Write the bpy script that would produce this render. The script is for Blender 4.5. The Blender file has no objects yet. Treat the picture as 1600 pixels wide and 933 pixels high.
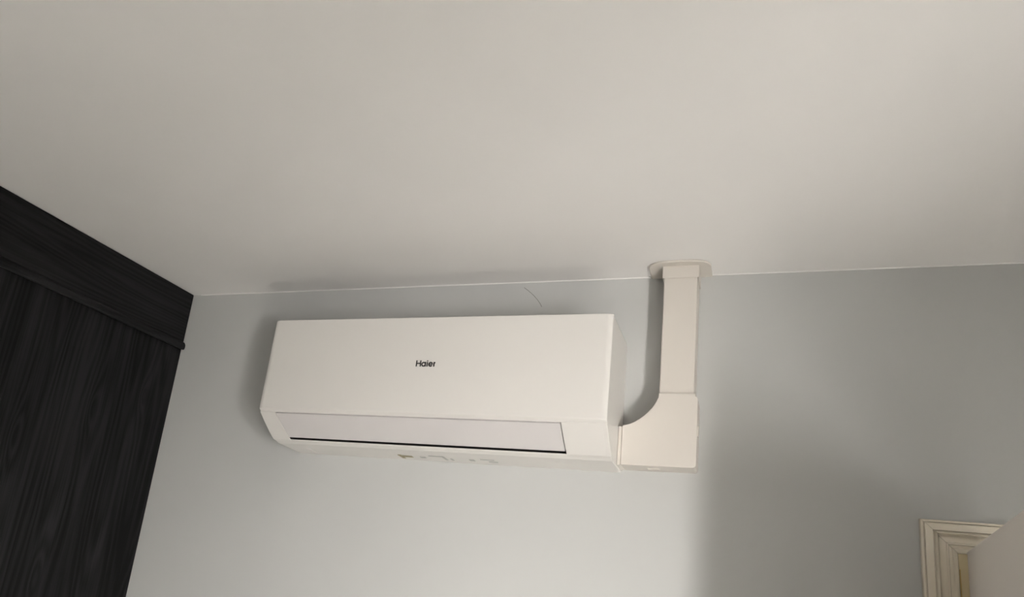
import bpy, bmesh, math
from mathutils import Vector, Matrix

C = bpy.context.scene.collection
SC = bpy.context.scene

# ------------------------------------------------------------------ camera
PITCH, YAW, ROLL = 0.2656, 0.4106, 0.1227
cy, sy = math.cos(YAW), math.sin(YAW)
cp, sp = math.cos(PITCH), math.sin(PITCH)
fwd = Vector((-sy*cp, cy*cp, sp))
rt = Vector((cy, sy, 0))
up = rt.cross(fwd)
cr, sr = math.cos(ROLL), math.sin(ROLL)
R_ = cr*rt + sr*up
U_ = -sr*rt + cr*up
cam_d = bpy.data.cameras.new('camera')
cam = bpy.data.objects.new('camera', cam_d)
C.objects.link(cam)
m = Matrix((R_, U_, -fwd)).transposed().to_4x4()
m.translation = Vector((1.0778, -1.6058, 1.87))
cam.matrix_world = m
cam_d.sensor_width = 36.0
cam_d.lens = 1145.06/1600*36
cam_d.shift_x = 104.33/1600
cam_d.shift_y = 112.4/1600
cam_d.clip_start = 0.02
SC.camera = cam

# ------------------------------------------------------------------ light
world = bpy.data.worlds.new('world')
SC.world = world
world.use_nodes = True
world.node_tree.nodes['Background'].inputs[0].default_value = (0.75, 0.85, 1.0, 1)
world.node_tree.nodes['Background'].inputs[1].default_value = 0.05

WX = 2.12                                  # inner face of the right wall beside the door
YC = -1.81                                 # added unseen wall step, keeps window light off the right side
WX2 = 3.0                                  # inner face of the right wall further back
YF = -2.62                                 # inner face of the front wall (behind the viewer)
WX0, WX1, WZ0, WZ1 = 2.41, 2.77, 0.2, 1.98  # tall narrow window in the front wall
VY0, VY1, VZ0, VZ1 = -2.55, -1.85, 0.7, 2.1  # added unseen window, lets sun in to bounce off the carpet


def area(name, loc, direction, sx, sz, power, col):
    l = bpy.data.lights.new(name, 'AREA')
    l.shape = 'RECTANGLE'
    l.size, l.size_y = sx, sz
    l.energy = power
    l.color = col
    o = bpy.data.objects.new(name, l)
    C.objects.link(o)
    o.location = loc
    o.rotation_euler = Vector(direction).to_track_quat('-Z', 'Z').to_euler()
    return o


area('window_daylight', ((WX0+WX1)/2, YF-0.035, (WZ0+WZ1)/2), (0, 1, -0.47),
     WX1-WX0-0.06, WZ1-WZ0-0.06, 132.0, (1.0, 0.965, 0.92))

sun_d = bpy.data.lights.new('sun', 'SUN')      # falls through the added side window as a bounce patch on the carpet
bpy.data.lights['window_daylight'].spread = math.radians(140)   # sky light slants downwards
sun_d.energy = 30.0
sun_d.angle = math.radians(0.53)
sun_d.color = (1.0, 0.98, 0.96)
sun = bpy.data.objects.new('sun', sun_d)
C.objects.link(sun)
sun.location = (5, -2.5, 4)
sun.rotation_euler = Vector((-0.64, 0.05, -0.76)).to_track_quat('-Z', 'Z').to_euler()

SC.view_settings.view_transform = 'Standard'
SC.view_settings.look = 'None'
SC.view_settings.exposure = 0.95
SC.view_settings.gamma = 1.0
SC.view_settings.use_curve_mapping = False


# ------------------------------------------------------------------ materials
def mat(name, col, rough=0.5, spec=0.5):
    mt = bpy.data.materials.new(name)
    mt.use_nodes = True
    b = mt.node_tree.nodes['Principled BSDF']
    b.inputs['Base Color'].default_value = (*col, 1)
    b.inputs['Roughness'].default_value = rough
    b.inputs['Specular IOR Level'].default_value = spec
    return mt, mt.node_tree, b


def painted(name, col, rough, bump=0.02, scale=220, vary=0.04, vscale=2.5, spec=0.3):
    mt, nt, b = mat(name, col, rough, spec)
    N, L = nt.nodes, nt.links
    tc = N.new('ShaderNodeTexCoord')
    n1 = N.new('ShaderNodeTexNoise')
    n1.inputs['Scale'].default_value = vscale
    n1.inputs['Detail'].default_value = 3
    L.new(tc.outputs['Object'], n1.inputs['Vector'])
    mx = N.new('ShaderNodeMix')
    mx.data_type = 'RGBA'
    mx.inputs[6].default_value = (*[c*(1-vary) for c in col], 1)
    mx.inputs[7].default_value = (*[min(1, c*(1+vary)) for c in col], 1)
    L.new(n1.outputs['Fac'], mx.inputs[0])
    L.new(mx.outputs[2], b.inputs['Base Color'])
    n2 = N.new('ShaderNodeTexNoise')
    n2.inputs['Scale'].default_value = scale
    n2.inputs['Detail'].default_value = 2
    L.new(tc.outputs['Object'], n2.inputs['Vector'])
    bp = N.new('ShaderNodeBump')
    bp.inputs['Strength'].default_value = bump
    bp.inputs['Distance'].default_value = 0.002
    L.new(n2.outputs['Fac'], bp.inputs['Height'])
    L.new(bp.outputs['Normal'], b.inputs['Normal'])
    return mt


def black_wood(name, axis, knots=()):
    """dark stained oak foil, grain along the given axis"""
    mt, nt, b = mat(name, (0.012, 0.012, 0.013), 0.55, 0.2)
    N, L = nt.nodes, nt.links
    tc = N.new('ShaderNodeTexCoord')
    mp = N.new('ShaderNodeMapping')
    sc = [1, 1, 1]
    sc[axis] = 0.09
    mp.inputs['Scale'].default_value = sc
    L.new(tc.outputs['Object'], mp.inputs['Vector'])
    # slow field whose contour lines become the growth rings
    nz = N.new('ShaderNodeTexNoise')
    nz.inputs['Scale'].default_value = 5.5
    nz.inputs['Detail'].default_value = 2.0
    nz.inputs['Roughness'].default_value = 0.45
    L.new(mp.outputs['Vector'], nz.inputs['Vector'])
    mul = N.new('ShaderNodeMath')
    mul.operation = 'MULTIPLY'
    mul.inputs[1].default_value = 170.0
    sn = N.new('ShaderNodeMath')
    sn.operation = 'SINE'
    L.new(mul.outputs[0], sn.inputs[0])
    # knots: soft hills added to the field, so that rings close around them
    last = nz.outputs['Fac']
    for (ky, kz, kr) in knots:
        sb = N.new('ShaderNodeVectorMath')
        sb.operation = 'SUBTRACT'
        sb.inputs[1].default_value = (0, ky, kz)
        L.new(tc.outputs['Object'], sb.inputs[0])
        ml = N.new('ShaderNodeVectorMath')
        ml.operation = 'MULTIPLY'
        ml.inputs[1].default_value = (0, 1/kr, 0.28/kr)
        L.new(sb.outputs[0], ml.inputs[0])
        dt = N.new('ShaderNodeVectorMath')
        dt.operation = 'DOT_PRODUCT'
        L.new(ml.outputs[0], dt.inputs[0])
        L.new(ml.outputs[0], dt.inputs[1])
        ad = N.new('ShaderNodeMath')
        ad.operation = 'ADD'
        ad.inputs[1].default_value = 1.0
        L.new(dt.outputs['Value'], ad.inputs[0])
        dv = N.new('ShaderNodeMath')
        dv.operation = 'DIVIDE'
        dv.inputs[0].default_value = 0.085
        L.new(ad.outputs[0], dv.inputs[1])
        sm = N.new('ShaderNodeMath')
        sm.operation = 'ADD'
        L.new(dv.outputs[0], sm.inputs[0])
        L.new(last, sm.inputs[1])
        last = sm.outputs[0]
    L.new(last, mul.inputs[0])
    # fine pores
    mp2 = N.new('ShaderNodeMapping')
    sc2 = [1, 1, 1]
    sc2[axis] = 0.025
    mp2.inputs['Scale'].default_value = sc2
    L.new(tc.outputs['Object'], mp2.inputs['Vector'])
    n2 = N.new('ShaderNodeTexNoise')
    n2.inputs['Scale'].default_value = 260
    n2.inputs['Detail'].default_value = 3
    L.new(mp2.outputs['Vector'], n2.inputs['Vector'])
    # broad tone bands
    n3 = N.new('ShaderNodeTexNoise')
    n3.inputs['Scale'].default_value = 14
    n3.inputs['Detail'].default_value = 2
    L.new(mp.outputs['Vector'], n3.inputs['Vector'])
    a1 = N.new('ShaderNodeMath')
    a1.operation = 'MULTIPLY_ADD'
    L.new(sn.outputs[0], a1.inputs[0])
    a1.inputs[1].default_value = 0.12
    L.new(n3.outputs['Fac'], a1.inputs[2])
    a2 = N.new('ShaderNodeMath')
    a2.operation = 'MULTIPLY_ADD'
    L.new(n2.outputs['Fac'], a2.inputs[0])
    a2.inputs[1].default_value = 0.55
    L.new(a1.outputs[0], a2.inputs[2])
    rp = N.new('ShaderNodeValToRGB')
    rp.color_ramp.elements[0].position = 0.58
    rp.color_ramp.elements[0].color = (0.0012, 0.0012, 0.0013, 1)
    rp.color_ramp.elements[1].position = 1.12
    rp.color_ramp.elements[1].color = (0.0155, 0.0155, 0.0165, 1)
    L.new(a2.outputs[0], rp.inputs[0])
    L.new(rp.outputs[0], b.inputs['Base Color'])
    bp = N.new('ShaderNodeBump')
    bp.inputs['Strength'].default_value = 0.35
    bp.inputs['Distance'].default_value = 0.001
    L.new(a2.outputs[0], bp.inputs['Height'])
    L.new(bp.outputs['Normal'], b.inputs['Normal'])
    return mt


M_wall = painted('grey_green_wall_paint', (0.53, 0.535, 0.525), 0.7)
M_ceil = painted('ceiling_paint', (0.85, 0.835, 0.82), 0.75)
M_dkwall = painted('bounce_grey_wall', (0.35, 0.35, 0.35), 0.8)  # unseen wall's grey picked for how much light it bounces
M_hall = painted('hall_paint', (0.6, 0.56, 0.45), 0.8)
M_floor = painted('carpet', (0.55, 0.53, 0.50), 0.95, 0.5, 500, 0.15, 30)  # unseen floor, tone picked to bounce light onto the ceiling
M_trim = painted('gloss_cream_paint', (0.88, 0.81, 0.68), 0.22, 0.05, 60, 0.03, 8, 0.5)
M_yellow = painted('yellow_gloss_hall_light', (0.80, 0.69, 0.45), 0.3, 0.05, 60, 0.05, 8, 0.5)  # lining yellow, its hue imitating hall light at the door gap
M_leaf = painted('door_paint', (0.85, 0.79, 0.725), 0.5, 0.04, 90, 0.02, 3)
M_plastic = painted('white_plastic', (0.715, 0.695, 0.665), 0.38, 0.01, 300, 0.01, 4, 0.45)
M_flap = painted('flap_plastic', (0.64, 0.615, 0.61), 0.32, 0.01, 300, 0.01, 4, 0.45)  # lilac plastic, darkened a little in place of shade under the panel
M_trunk = painted('cream_white_pvc', (0.66, 0.62, 0.57), 0.42, 0.01, 300, 0.01, 4, 0.4)
M_dark = mat('cavity_shade', (0.02, 0.017, 0.016), 0.7)[0]  # near-black colour standing in for shade inside the outlet
M_ink = mat('black_ink', (0.012, 0.010, 0.010), 0.5)[0]
M_mark = mat('grey_print', (0.48, 0.48, 0.46), 0.6)[0]
M_mark2 = mat('olive_print', (0.30, 0.26, 0.16), 0.6)[0]
M_crack = mat('crack_line', (0.20, 0.195, 0.18), 0.9)[0]  # the hairline crack's own dark tone
M_brass = mat('brass', (0.75, 0.58, 0.28), 0.3)[0]
M_brass.node_tree.nodes['Principled BSDF'].inputs['Metallic'].default_value = 1.0
M_glass = bpy.data.materials.new('pane_glass')          # thin clear pane: lets light through, reflects a little
M_glass.use_nodes = True
_n, _l = M_glass.node_tree.nodes, M_glass.node_tree.links
_n.clear()
_o = _n.new('ShaderNodeOutputMaterial')
_t, _g, _m = _n.new('ShaderNodeBsdfTransparent'), _n.new('ShaderNodeBsdfGlossy'), _n.new('ShaderNodeMixShader')
_g.inputs['Roughness'].default_value = 0.02
_m.inputs[0].default_value = 0.06
_l.new(_t.outputs[0], _m.inputs[1])
_l.new(_g.outputs[0], _m.inputs[2])
_l.new(_m.outputs[0], _o.inputs[0])
M_wood_v = black_wood('black_oak_upright_grain', 2, ((-0.261, 2.16, .016), (-0.105, 2.235, .012), (-0.30, 1.74, .02), (-0.45, 2.05, .018)))
M_wood_h = black_wood('black_oak_level_grain', 1)


# ------------------------------------------------------------------ helpers
def box(bm, x0, x1, y0, y1, z0, z1):
    v = [bm.verts.new((x, y, z)) for x in (x0, x1) for y in (y0, y1) for z in (z0, z1)]
    for f in ((0, 1, 3, 2), (4, 6, 7, 5), (0, 4, 5, 1), (2, 3, 7, 6), (0, 2, 6, 4), (1, 5, 7, 3)):
        bm.faces.new([v[i] for i in f])


def prism(bm, prof, a0, a1, axis=0):
    """extrude a closed profile along an axis; a0 and a1 are numbers or functions of the profile point"""
    def mk(p, a):
        a = a(p) if callable(a) else a
        q = list(p)
        q.insert(axis, a)
        return bm.verts.new(q)
    A = [mk(p, a0) for p in prof]
    B = [mk(p, a1) for p in prof]
    n = len(prof)
    bm.faces.new(A)
    bm.faces.new(B[::-1])
    for i in range(n):
        bm.faces.new((A[i], A[(i+1) % n], B[(i+1) % n], B[i]))


def obj(name, bm, material, parent=None, bevel=0, seg=2, smooth=False, angle=35):
    bmesh.ops.recalc_face_normals(bm, faces=bm.faces)
    me = bpy.data.meshes.new(name)
    bm.to_mesh(me)
    bm.free()
    me.materials.append(material)
    o = bpy.data.objects.new(name, me)
    C.objects.link(o)
    if parent:
        o.parent = parent
        o.matrix_parent_inverse = parent.matrix_world.inverted()
    if bevel:
        md = o.modifiers.new('bevel', 'BEVEL')
        md.width = bevel
        md.segments = seg
        md.limit_method = 'ANGLE'
        md.angle_limit = math.radians(30)
        md.harden_normals = False
    if smooth or bevel:
        for p in me.polygons:
            p.use_smooth = True
        md = o.modifiers.new('weighted', 'WEIGHTED_NORMAL')
        md.keep_sharp = True
        for e in me.edges:
            pass
        bm2 = bmesh.new()
        bm2.from_mesh(me)
        for e in bm2.edges:
            if len(e.link_faces) == 2 and e.calc_face_angle(0) > math.radians(angle):
                e.smooth = bool(bevel)
        bm2.to_mesh(me)
        bm2.free()
    return o


def empty(name, loc):
    o = bpy.data.objects.new(name, None)
    C.objects.link(o)
    o.location = loc
    o.empty_display_size = 0.05
    o.matrix_world = Matrix.Translation(loc)
    return o


def tag(o, label=None, cat=None, group=None, kind=None):
    if label:
        o['label'] = label
    if cat:
        o['category'] = cat
    if group:
        o['group'] = group
    if kind:
        o['kind'] = kind
    return o


def struct(name, bm, material, label, cat):
    return tag(obj(name, bm, material), label, cat, None, 'structure')


def arc(cx, cy_, r, a0, a1, n):
    return [(cx+r*math.cos(math.radians(a0+(a1-a0)*i/n)),
             cy_+r*math.sin(math.radians(a0+(a1-a0)*i/n))) for i in range(n+1)]


# ------------------------------------------------------------------ room shell
H = 2.5747
XL = -1.10
DX0, DX1, DZ = 1.428, 2.045, 2.012          # door opening in the back wall

bm = bmesh.new()
box(bm, XL-0.1, DX0, 0, 0.1, 0, H)
box(bm, DX1, WX+0.1, 0, 0.1, 0, H)
box(bm, DX0, DX1, 0, 0.1, DZ, H)
wall_back = struct('wall_back', bm, M_wall, 'pale grey-green painted wall carrying the air conditioner', 'wall')
bm = bmesh.new()
box(bm, XL-0.1, XL, YF-0.1, 0, 0, H)
struct('wall_left', bm, M_wall, 'pale painted wall behind the black wardrobe', 'wall')
bm = bmesh.new()
box(bm, XL, WX0, YF-0.1, YF, 0, H)
box(bm, WX1, WX2, YF-0.1, YF, 0, H)
box(bm, WX0, WX1, YF-0.1, YF, 0, WZ0)
box(bm, WX0, WX1, YF-0.1, YF, WZ1, H)
struct('wall_front', bm, M_dkwall, 'grey wall toned to tune bounced light, with the narrow window, behind the viewer', 'wall')
bm = bmesh.new()
box(bm, WX, WX2+0.1, YC, 0, 0, H)
box(bm, WX2, WX2+0.1, YF-0.1, VY0, 0, H)
box(bm, WX2, WX2+0.1, VY1, YC, 0, H)
box(bm, WX2, WX2+0.1, VY0, VY1, 0, VZ0)
box(bm, WX2, WX2+0.1, VY0, VY1, VZ1, H)
struct('wall_right', bm, M_wall, 'pale painted wall right of the door, with an added step that blocks window light', 'wall')
bm = bmesh.new()
box(bm, XL-0.1, WX2+0.1, YF-0.1, 1.6, H, H+0.1)
struct('ceiling', bm, M_ceil, 'smooth off-white painted ceiling', 'ceiling')
bm = bmesh.new()
box(bm, XL-0.1, WX2+0.1, YF-0.1, 1.6, -0.1, 0)
struct('floor', bm, M_floor, 'pale carpeted floor below the view', 'floor')
# hall beyond the doorway
bm = bmesh.new()
box(bm, DX0-0.6, WX+0.1, 1.5, 1.6, 0, H)
box(bm, DX0-0.7, DX0-0.6, 0.1, 1.6, 0, H)
box(bm, WX, WX+0.1, 0.1, 1.5, 0, H)
struct('wall_hall', bm, M_hall, 'cream hall wall beyond the open doorway', 'wall')

# window in the front wall, outside the frame
win = tag(empty('window_1', ((WX0+WX1)/2, YF, WZ0)), 'tall narrow white framed window in the front wall', 'window', None, 'structure')
bm = bmesh.new()
for a in ((WX0, WX0+.03, WZ0, WZ1), (WX1-.03, WX1, WZ0, WZ1), (WX0+.03, WX1-.03, WZ0, WZ0+.03), (WX0+.03, WX1-.03, WZ1-.03, WZ1)):
    box(bm, a[0], a[1], YF-.08, YF-.04, a[2], a[3])
obj('window_frame', bm, M_plastic, win)
bm = bmesh.new()
box(bm, WX0+.03, WX1-.03, YF-.065, YF-.055, WZ0+.03, WZ1-.03)
obj('pane', bm, M_glass, win)

added_win = tag(empty('added_window', (WX2, (VY0+VY1)/2, VZ0)), 'unseen white framed window added in the right wall to let sun onto the floor', 'window', None, 'structure')
bm = bmesh.new()
for a in ((VY0, VY0+.03, VZ0, VZ1), (VY1-.03, VY1, VZ0, VZ1), (VY0+.03, VY1-.03, VZ0, VZ0+.03), (VY0+.03, VY1-.03, VZ1-.03, VZ1)):
    box(bm, WX2+.04, WX2+.08, *a)
obj('window_frame', bm, M_plastic, added_win)
bm = bmesh.new()
box(bm, WX2+.055, WX2+.065, VY0+.03, VY1-.03, VZ0+.03, VZ1-.03)
obj('pane', bm, M_glass, added_win)

# fine curved crack in the wall paint above the air conditioner
bm = bmesh.new()
cpts = [(0.5615, 2.5605), (0.571, 2.5535), (0.580, 2.546), (0.589, 2.5375), (0.5975, 2.528), (0.605, 2.518), (0.6105, 2.5085)]
for i in range(len(cpts)-1):
    (xa, za), (xb, zb) = cpts[i], cpts[i+1]
    d = Vector((xb-xa, 0, zb-za)).normalized()
    n = Vector((d.z, 0, -d.x))*0.0006
    vs = []
    for y in (-0.0004, 0.001):
        for (x, z) in ((xa, za), (xb, zb)):
            for s in (-1, 1):
                vs.append(bm.verts.new((x+s*n.x, y, z+s*n.z)))
    for f in ((0, 1, 3, 2), (4, 6, 7, 5), (0, 2, 6, 4), (1, 5, 7, 3), (0, 4, 5, 1), (2, 3, 7, 6)):
        bm.faces.new([vs[k] for k in f])
tag(obj('crack', bm, M_crack, wall_back), 'fine dark curved hairline crack')
# caulk bead along the wall and ceiling joint
bm = bmesh.new()
prism(bm, [(0.001, H+.001), (-0.0022, H+.001), (-0.0016, H-.0012), (0.001, H-0.0024)], -0.44, 0.866)
prism(bm, [(0.001, H+.001), (-0.0022, H+.001), (-0.0016, H-.0012), (0.001, H-0.0024)], 0.996, WX)
tag(obj('caulk_bead', bm, M_ceil, wall_back), 'thin white filler line along the ceiling')

# ------------------------------------------------------------------ door and its casing
CASX = 1.3668
CZ = 2.0665
WD = DX0-CASX-0.004                        # casing width
prof = [(0, 0.0), (0, 0.0110), (0.0012, 0.0130), (0.0040, 0.0132), (0.0048, 0.0095), (0.0056, 0.0095), (0.0068, 0.0165),
        (0.0110, 0.0172), (0.0185, 0.0165), (0.0196, 0.0125), (0.0206, 0.0125), (0.0218, 0.0200), (0.0240, 0.0222), (0.0262, 0.0200), (0.0274, 0.0130),
        (0.0300, 0.0105), (0.0340, 0.0092), (0.0385, 0.0095), (0.0400, 0.0122), (0.0420, 0.0122), (0.0432, 0.0085), (0.0480, 0.0072),
        (0.0500, 0.0100), (0.0530, 0.0100), (WD-.001, 0.0080), (WD, 0.0060), (WD, 0.0)]
cas = tag(empty('trim_1', (CASX, 0, 0)), 'cream gloss moulded casing around the doorway', 'door casing', None, 'structure')
RX = DX1+(DX0-CASX)


def casing(kind):
    bm = bmesh.new()
    A, B = [], []
    for (u, h) in prof:
        if kind == 0:      # left leg
            A.append((CASX+u, -h, 0)), B.append((CASX+u, -h, CZ-u-.0004))
        elif kind == 1:    # head
            A.append((CASX+u+.0004, -h, CZ-u)), B.append((RX-u-.0004, -h, CZ-u))
        else:
            A.append((RX-u, -h, 0)), B.append((RX-u, -h, CZ-u-.0004))
    A = [bm.verts.new(p) for p in A]
    B = [bm.verts.new(p) for p in B]
    n = len(A)
    bm.faces.new(A)
    bm.faces.new(B[::-1])
    for i in range(n):
        bm.faces.new((A[i], A[(i+1) % n], B[(i+1) % n], B[i]))
    return obj('casing', bm, M_trim, cas, smooth=True, angle=50)


for k in range(3):
    casing(k)

door = tag(empty('door_1', (DX0, 0, 0)), 'plain cream-grey door standing open into the room', 'door', None, 'structure')
bm = bmesh.new()
e0, e1, zt = DX0-.006, DX1+.004, DZ+.004
prism(bm, [(e0, 0), (e0, zt), (e1, zt), (e1, 0), (DX1-.022, 0), (DX1-.022, DZ-.024), (DX0+.020, DZ-.024), (DX0+.020, 0)], -0.0045, 0.1, axis=1)
obj('door_lining', bm, M_yellow, door, bevel=0.001)
bm = bmesh.new()
box(bm, DX0-.0035, DX0-.0015, -0.0062, -0.0040, 0.01, DZ-.030)
obj('yellow_edge_bead', bm, M_brass, door)  # thin brass bead added along the lining for its bright yellow edge
# leaf, swung 97 degrees into the room
ang = math.radians(7.37)
ld = Vector((-math.sin(ang), -math.cos(ang), 0))     # along the leaf towards the room
ln = Vector((math.cos(ang), -math.sin(ang), 0))      # through its thickness, away from the viewer
H0 = Vector((1.4325, -0.030, 0))
bm = bmesh.new()
vs = []
for z in (0.01, 2.0115):
    for (a, b) in ((0, 0), (0.606, 0), (0.606, 0.04), (0, 0.04)):
        p = H0+ld*a+ln*b
        vs.append(bm.verts.new((p.x, p.y, z)))
for f in ((0, 1, 2, 3), (7, 6, 5, 4), (0, 4, 5, 1), (1, 5, 6, 2), (2, 6, 7, 3), (3, 7, 4, 0)):
    bm.faces.new([vs[k] for k in f])
obj('door_leaf', bm, M_leaf, door, bevel=0.0015)
for zc in (1.80, 0.25):
    bm = bmesh.new()
    bmesh.ops.create_cone(bm, cap_ends=True, segments=16, radius1=.005, radius2=.005, depth=0.09,
                          matrix=Matrix.Translation((1.4285, -0.026, zc)))
    obj('hinge', bm, M_brass, door, smooth=True, angle=50)

# ------------------------------------------------------------------ black wardrobe
XW = -0.4667
YE = -0.0035                                # its end stops just short of the back wall
wr = tag(empty('wardrobe', (-0.78, -0.9, 0)), 'tall black-stained wood-grain wardrobe reaching the ceiling on the left', 'wardrobe')
bm = bmesh.new()
box(bm, XL+.005, XW-0.020, -1.9, YE-.001, 0.0, H-.002)
obj('carcass', bm, M_wood_v, wr)
for (y0, y1) in ((-0.95, YE), (-1.899, -0.953)):
    bm = bmesh.new()
    box(bm, XW-0.0195, XW, y0, y1, 0.06, 2.4035)
    obj('door', bm, M_wood_v, wr, bevel=0.0012)
bm = bmesh.new()
box(bm, XW-0.0195, XW+0.0035, -1.9, YE, 2.4225, H-.001)
obj('fascia', bm, M_wood_h, wr, bevel=0.0035, seg=3)
bm = bmesh.new()
z0, z1, xo = 2.4005, 2.4240, XW+0.0125
prism(bm, [(XW-.019, z0+.003), (XW+.001, z0+.003), (XW+.002, z0+.001), (xo-.004, z0), (xo-.001, z0+.002), (xo, z0+.006), (xo, z0+.013),
           (xo-.002, z0+.018), (xo-.0055, z1-.001), (XW+.004, z1), (XW-.019, z1)], -1.9, YE, axis=1)
obj('ledge', bm, M_wood_h, wr, bevel=0.0015)
bm = bmesh.new()
box(bm, XW-0.05, XW-0.021, -1.9, YE-.001, 0, 0.058)
obj('plinth', bm, M_wood_h, wr)

# ------------------------------------------------------------------ air conditioner
ZT, ZB = 2.4109, 2.1890
Bp = Vector((-0.2063, ZB))
Dp = Vector((-0.1204, 2.1258))
dr = (Dp-Bp).normalized()
nr = Vector((dr.y, -dr.x))                  # outward (down and towards the room)
if nr.x > 0:
    nr = -nr
W = 0.82


def S(s, d=0.0):
    p = Bp+dr*s+nr*d
    return (p.x, p.y)


ac = tag(empty('air_conditioner', (W/2, 0, 2.119)), 'white wall-mounted split air conditioner with a black Haier mark', 'air conditioner')
XS0, XS1 = 0.045, 0.7283                    # outlet slot, left and right ends


def slot_left(p):
    return 0.0430+0.10*(p[0]+0.197)


L_END = 0.1067
low = [S(0.0118), S(0.04, .0012), S(0.075, .0012), S(0.098, -.0002), S(0.1045, -.0022), S(0.1095, -.0058), (-0.104, 2.1249), (-0.002, 2.1193), (-0.001, 2.1193)]
full = [(-0.001, ZT-.0006), (-0.190, ZT-.0006), (-0.190, 2.19), (-0.198, 2.1862)] + low
bm = bmesh.new()
prism(bm, full, 0.0018, slot_left)
prism(bm, full, XS1, W-.0018)
mid = [(-0.001, ZT-.0006), (-0.190, ZT-.0006), (-0.190, 2.19), (-0.198, 2.1862), S(0.0118), S(0.0122, -.004), S(0.03, -.035), S(0.085, -.05), (-0.06, 2.125), (-0.001, 2.1193)]
prism(bm, mid, slot_left, XS1)
obj('housing', bm, M_plastic, ac)
# near-black sheets painting in the shade inside the air outlet
bm = bmesh.new()
prism(bm, [S(0.0128, -.0045), S(0.03, -.034), S(0.086, -.049), (-0.084, 2.150), (-0.096, 2.1325), S(0.1090, -.0102), S(0.1078, -.0094), (-0.098, 2.1350), (-0.0865, 2.150), S(0.084, -.045), S(0.032, -.031), S(0.0155, -.0045)], lambda p: slot_left(p)+.0008, XS1-.0008)
side = [S(0.0150, -.0046), S(0.03, -.034), S(0.086, -.049), (-0.084, 2.150), (-0.096, 2.1325), S(0.1085, -.0102), S(0.0980, -.0020)]
prism(bm, side, lambda p: slot_left(p)+.0004, lambda p: slot_left(p)+.0012)
prism(bm, side, XS1-.0012, XS1-.0004)
obj('outlet_shade', bm, M_dark, ac)
# lower lip of the outlet
lip = [S(0.1085, -.0108), S(0.0984, -.0014), S(0.0990, -.0006), S(0.1005, -.0012), S(0.1016, -.0024), S(0.1026, -.0024), S(0.1045, -.0018), S(0.1095, -.0058), (-0.104, 2.1249), (-0.0605, 2.1225), (-0.0605, 2.128), (-0.095, 2.1308)]
bm = bmesh.new()
prism(bm, lip, slot_left, XS1)
obj('outlet_lip', bm, M_plastic, ac)
# swing flap
flap = [S(0.0145), S(0.03, .0010), S(0.06, .0014), S(0.0902, .0002), S(0.0908, -.0008), S(0.0885, -.0045), S(0.06, -.0045), S(0.03, -.0045), S(0.0145, -.0035)]
bm = bmesh.new()
prism(bm, flap, lambda p: slot_left(p)+.0016, XS1-.0022)
obj('air_flap', bm, M_flap, ac, smooth=True, angle=30)
# slender rib line on the flap
# front panel with softly chamfered ends
bm = bmesh.new()
pf = [(-0.1905, ZT), (-0.2013, ZT), (Bp.x, ZB), S(0.0100), (-0.1905, 2.1872)]
cols = [(0.0, 0.0045), (0.013, 0.0), (W-0.013, 0.0), (W, 0.0045)]
rings = []
for (x, off) in cols:
    ring = []
    for k, (y, z) in enumerate(pf):
        yy = y+off if k in (1, 2, 3) else y
        ring.append(bm.verts.new((x, yy, z)))
    rings.append(ring)
for a, b in zip(rings[:-1], rings[1:]):
    for i in range(5):
        bm.faces.new((a[i], a[(i+1) % 5], b[(i+1) % 5], b[i]))
bm.faces.new(rings[0])
bm.faces.new(rings[-1][::-1])
panel = obj('front_panel', bm, M_plastic, ac, bevel=0.0018, seg=3)
# display cover to the right of the flap, a thin plate with its own seam
bm = bmesh.new()
prism(bm, [S(0.0150, .0002), S(0.04, .0016), S(0.075, .0016), S(0.0965, .0006), S(0.0965, -.003), S(0.0150, -.003)], XS1+.0015, W-.010)
obj('display_cover', bm, M_plastic, ac, smooth=True, angle=40)
# end caps: the lower cheek on both ends, its upper edge a curve
cheek = [S(0.0125, -.0006), S(0.04, .0006), S(0.075, .0006), S(0.098, -.0008), S(0.1042, -.0028), S(0.109, -.0062), (-0.104, 2.1256), (-0.0015, 2.1200),
         (-0.0015, 2.212), (-0.0633, 2.2072), (-0.105, 2.1995), (-0.133, 2.1931), (-0.165, 2.189), (-0.19, 2.1872)]
for (a, b) in ((-0.0002, 0.0030), (W-.0030, W+.0002)):
    bm = bmesh.new()
    prism(bm, cheek, a, b)
    obj('end_cap', bm, M_plastic, ac, bevel=0.0009)

# lettering: five geometric letters, joined, standing on the front panel
ly = (0.3957, 2.2943)
ta = math.atan2(-0.2013-(-0.2063), ZT-ZB)
lb = bmesh.new()
K = 0.0010/14.87*1.0


def lpoly(pts):
    """pts in letter units (about 15 to the millimetre, y up)"""
    F, Bk = [], []
    for (u, v) in pts:
        x = ly[0]+u*K
        z = ly[1]+v*K
        y = -0.2063+(z-ZB)/(ZT-ZB)*0.005
        F.append(lb.verts.new((x, y-.0005, z)))
        Bk.append(lb.verts.new((x, y+.0006, z)))
    n = len(F)
    lb.faces.new(F)
    lb.faces.new(Bk[::-1])
    for i in range(n):
        lb.faces.new((F[i], F[(i+1) % n], Bk[(i+1) % n], Bk[i]))


def lrect(x0, x1, y0, y1):
    lpoly([(x0, y0), (x1, y0), (x1, y1), (x0, y1)])


def lring(cx, cz, ro, ri, a0, a1, n=26, sx=1.0):
    for i in range(n):
        t0 = math.radians(a0+(a1-a0)*i/n)
        t1 = math.radians(a0+(a1-a0)*(i+1)/n)
        lpoly([(cx+ro*sx*math.cos(t0), cz+ro*math.sin(t0)), (cx+ro*sx*math.cos(t1), cz+ro*math.sin(t1)),
               (cx+ri*sx*math.cos(t1), cz+ri*math.sin(t1)), (cx+ri*sx*math.cos(t0), cz+ri*math.sin(t0))])


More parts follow.
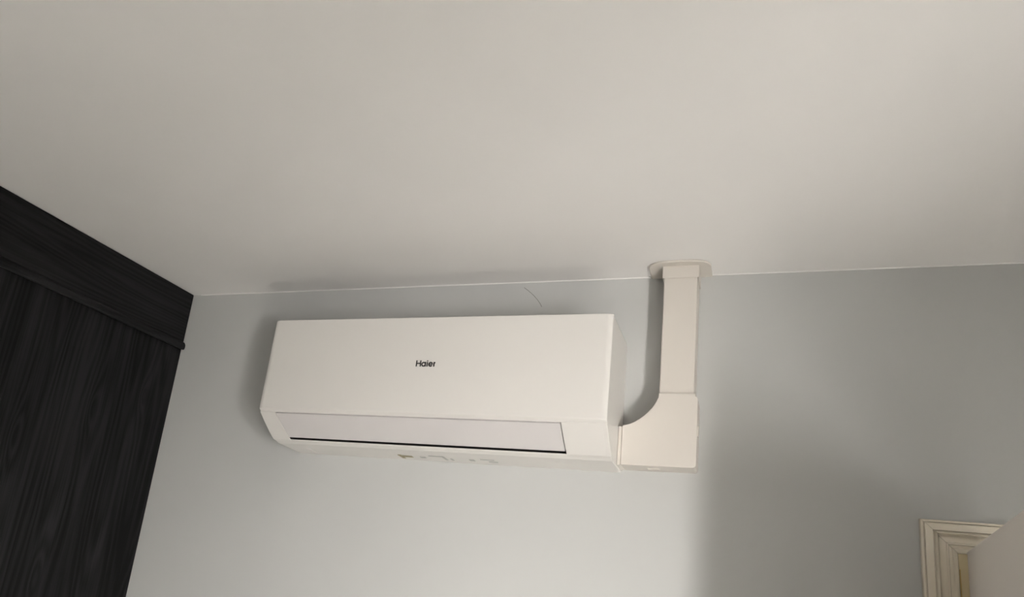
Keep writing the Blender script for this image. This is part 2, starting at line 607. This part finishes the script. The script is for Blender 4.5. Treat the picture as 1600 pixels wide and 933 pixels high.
sw = 42
lrect(0, sw, 0, 210), lrect(143, 143+sw, 0, 210), lrect(sw, 143, 86, 126)           # H
lring(277, 78, 84, 40, 0, 360), lrect(320, 362, 0, 160)                              # a
lrect(384, 384+sw, 0, 158), lrect(384, 384+sw, 178, 213)                             # i
lring(527, 78, 84, 40, 20, 322), lrect(455, 600, 62, 92)                             # e
lrect(625, 625+sw, 0, 158)                                                           # r
lring(700, 78, 84, 40, 100, 180, 10)
obj('lettering', lb, M_ink, panel)

# small printed marks on the underside
marks = [(0.303, 0.311, -0.047, -0.014, 1), (0.312, 0.337, -0.040, -0.028, 1), (0.358, 0.372, -0.040, -0.029, 0),
         (0.386, 0.424, -0.0555, -0.051, 0), (0.418, 0.424, -0.050, -0.020, 0), (0.434, 0.439, -0.036, -0.02, 0),
         (0.482, 0.494, -0.038, -0.027, 0), (0.512, 0.545, -0.048, -0.044, 0), (0.527, 0.548, -0.030, -0.024, 0)]
for (x0, x1, y0, y1, k) in marks:
    bm = bmesh.new()

    def uz(y):
        return 2.1193+(-0.002-y)/0.102*0.0056
    prism(bm, [(y0, uz(y0)-.0002), (y1, uz(y1)-.0002), (y1, uz(y1)+.0008), (y0, uz(y0)+.0008)], x0, x1)
    o = obj('printed_mark', bm, M_mark2 if k else M_mark, ac)

# ------------------------------------------------------------------ pipe cover: trunk, elbow, ceiling collar
DXL, DXR, DY = 0.8995, 0.9702, -0.065
tr = tag(empty('pipe_trunking', ((DXL+DXR)/2, 0, 2.28)), 'straight cream-white upright trunking rising to the ceiling', 'trunking')
bm = bmesh.new()
box(bm, DXL+.002, DXR-.002, DY+.03, -0.0005, 2.262, H-.012)
obj('back_channel', bm, M_trunk, tr, bevel=0.001)
bm = bmesh.new()
q = [(DXL, -0.006), (DXL, DY+.004), (DXL+.0015, DY+.001), (DXL+.005, DY), (DXR-.005, DY), (DXR-.0015, DY+.001), (DXR, DY+.004), (DXR, -0.006),
     (DXR-.0015, -0.006), (DXR-.0015, DY+.006), (DXL+.0015, DY+.006), (DXL+.0015, -0.006)]
prism(bm, q, 2.264, H-.014, axis=2)
obj('snap_cover', bm, M_trunk, tr, smooth=True, angle=45)

el = tag(empty('trunking_elbow', (0.90, 0, 2.127)), 'cream-white rounded elbow cover joining trunking to the air conditioner', 'trunking')
EY = -0.0700
cur = [(0.8290, 2.2085), (0.8352, 2.2095), (0.8440, 2.2122), (0.8545, 2.2178), (0.8640, 2.2243), (0.8720, 2.2308), (0.8795, 2.2385), (0.8865, 2.2465), (0.8925, 2.2555), (0.8962, 2.2625), (0.8972, 2.2665)]
outl = cur+[(0.8972, 2.2670), (0.9000, 2.2700), (0.9000, 2.2805), (0.9725, 2.2805), (0.9730, 2.2745), (0.9755, 2.2735), (0.9775, 2.2690)]
outl += [(0.9775, 2.1330), (0.9762, 2.1292), (0.9735, 2.1272), (0.9700, 2.1265), (0.8290, 2.1250)]
bm = bmesh.new()
prism(bm, [(x, z) for (x, z) in outl], EY, -0.0005, axis=1)
obj('elbow_shell', bm, M_trunk, el, bevel=0.0028, seg=3)
bm = bmesh.new()
sl = [(0.8205, 2.1235), (0.8300, 2.1265), (0.8300, 2.2070), (0.8205, 2.2075)]
prism(bm, sl, EY+.003, -0.0005, axis=1)
obj('inlet_sleeve', bm, M_trunk, el, bevel=0.001)
bm = bmesh.new()
box(bm, 0.880, 0.904, -0.040, -0.025, 2.1235, 2.1285)
obj('clip', bm, M_trunk, el, bevel=0.0006)
bm = bmesh.new()
box(bm, 0.9755, 0.9795, -0.060, -0.047, 2.193, 2.214)
obj('clip', bm, M_trunk, el, bevel=0.0006)

fl = tag(empty('ceiling_collar', ((DXL+DXR)/2, 0, H)), 'cream-white round-cornered collar plate where trunking meets the ceiling', 'collar')
bm = bmesh.new()
px0, px1, pyf, rr = 0.8655, 0.9965, -0.0885, 0.040
pl = [(px0, -0.0005)] + [(px0+rr-rr*math.cos(math.radians(a)), pyf+rr*.75-rr*.75*math.sin(math.radians(a))) for a in range(0, 91, 9)] \
    + [(px1-rr+rr*math.sin(math.radians(a)), pyf+rr*.75-rr*.75*math.cos(math.radians(a))) for a in range(0, 91, 9)] + [(px1, -0.0005)]
prism(bm, pl, H-.0055, H-.0004, axis=2)
obj('collar_plate', bm, M_trunk, fl, bevel=0.002, seg=3)
bm = bmesh.new()
o0, o1 = DXL-.0026, DXR+.0026
prism(bm, [(o0, -0.0005), (o0, DY-.0028), (o1, DY-.0028), (o1, -0.0005), (o1-.002, -0.0005), (o1-.002, DY-.0004), (o0+.002, DY-.0004), (o0+.002, -0.0005)],
      lambda p: 2.5415-0.004*max(0, (p[0]-0.93)/.04)*0, H-.005, axis=2)
obj('collar_sleeve', bm, M_trunk, fl, bevel=0.0007)
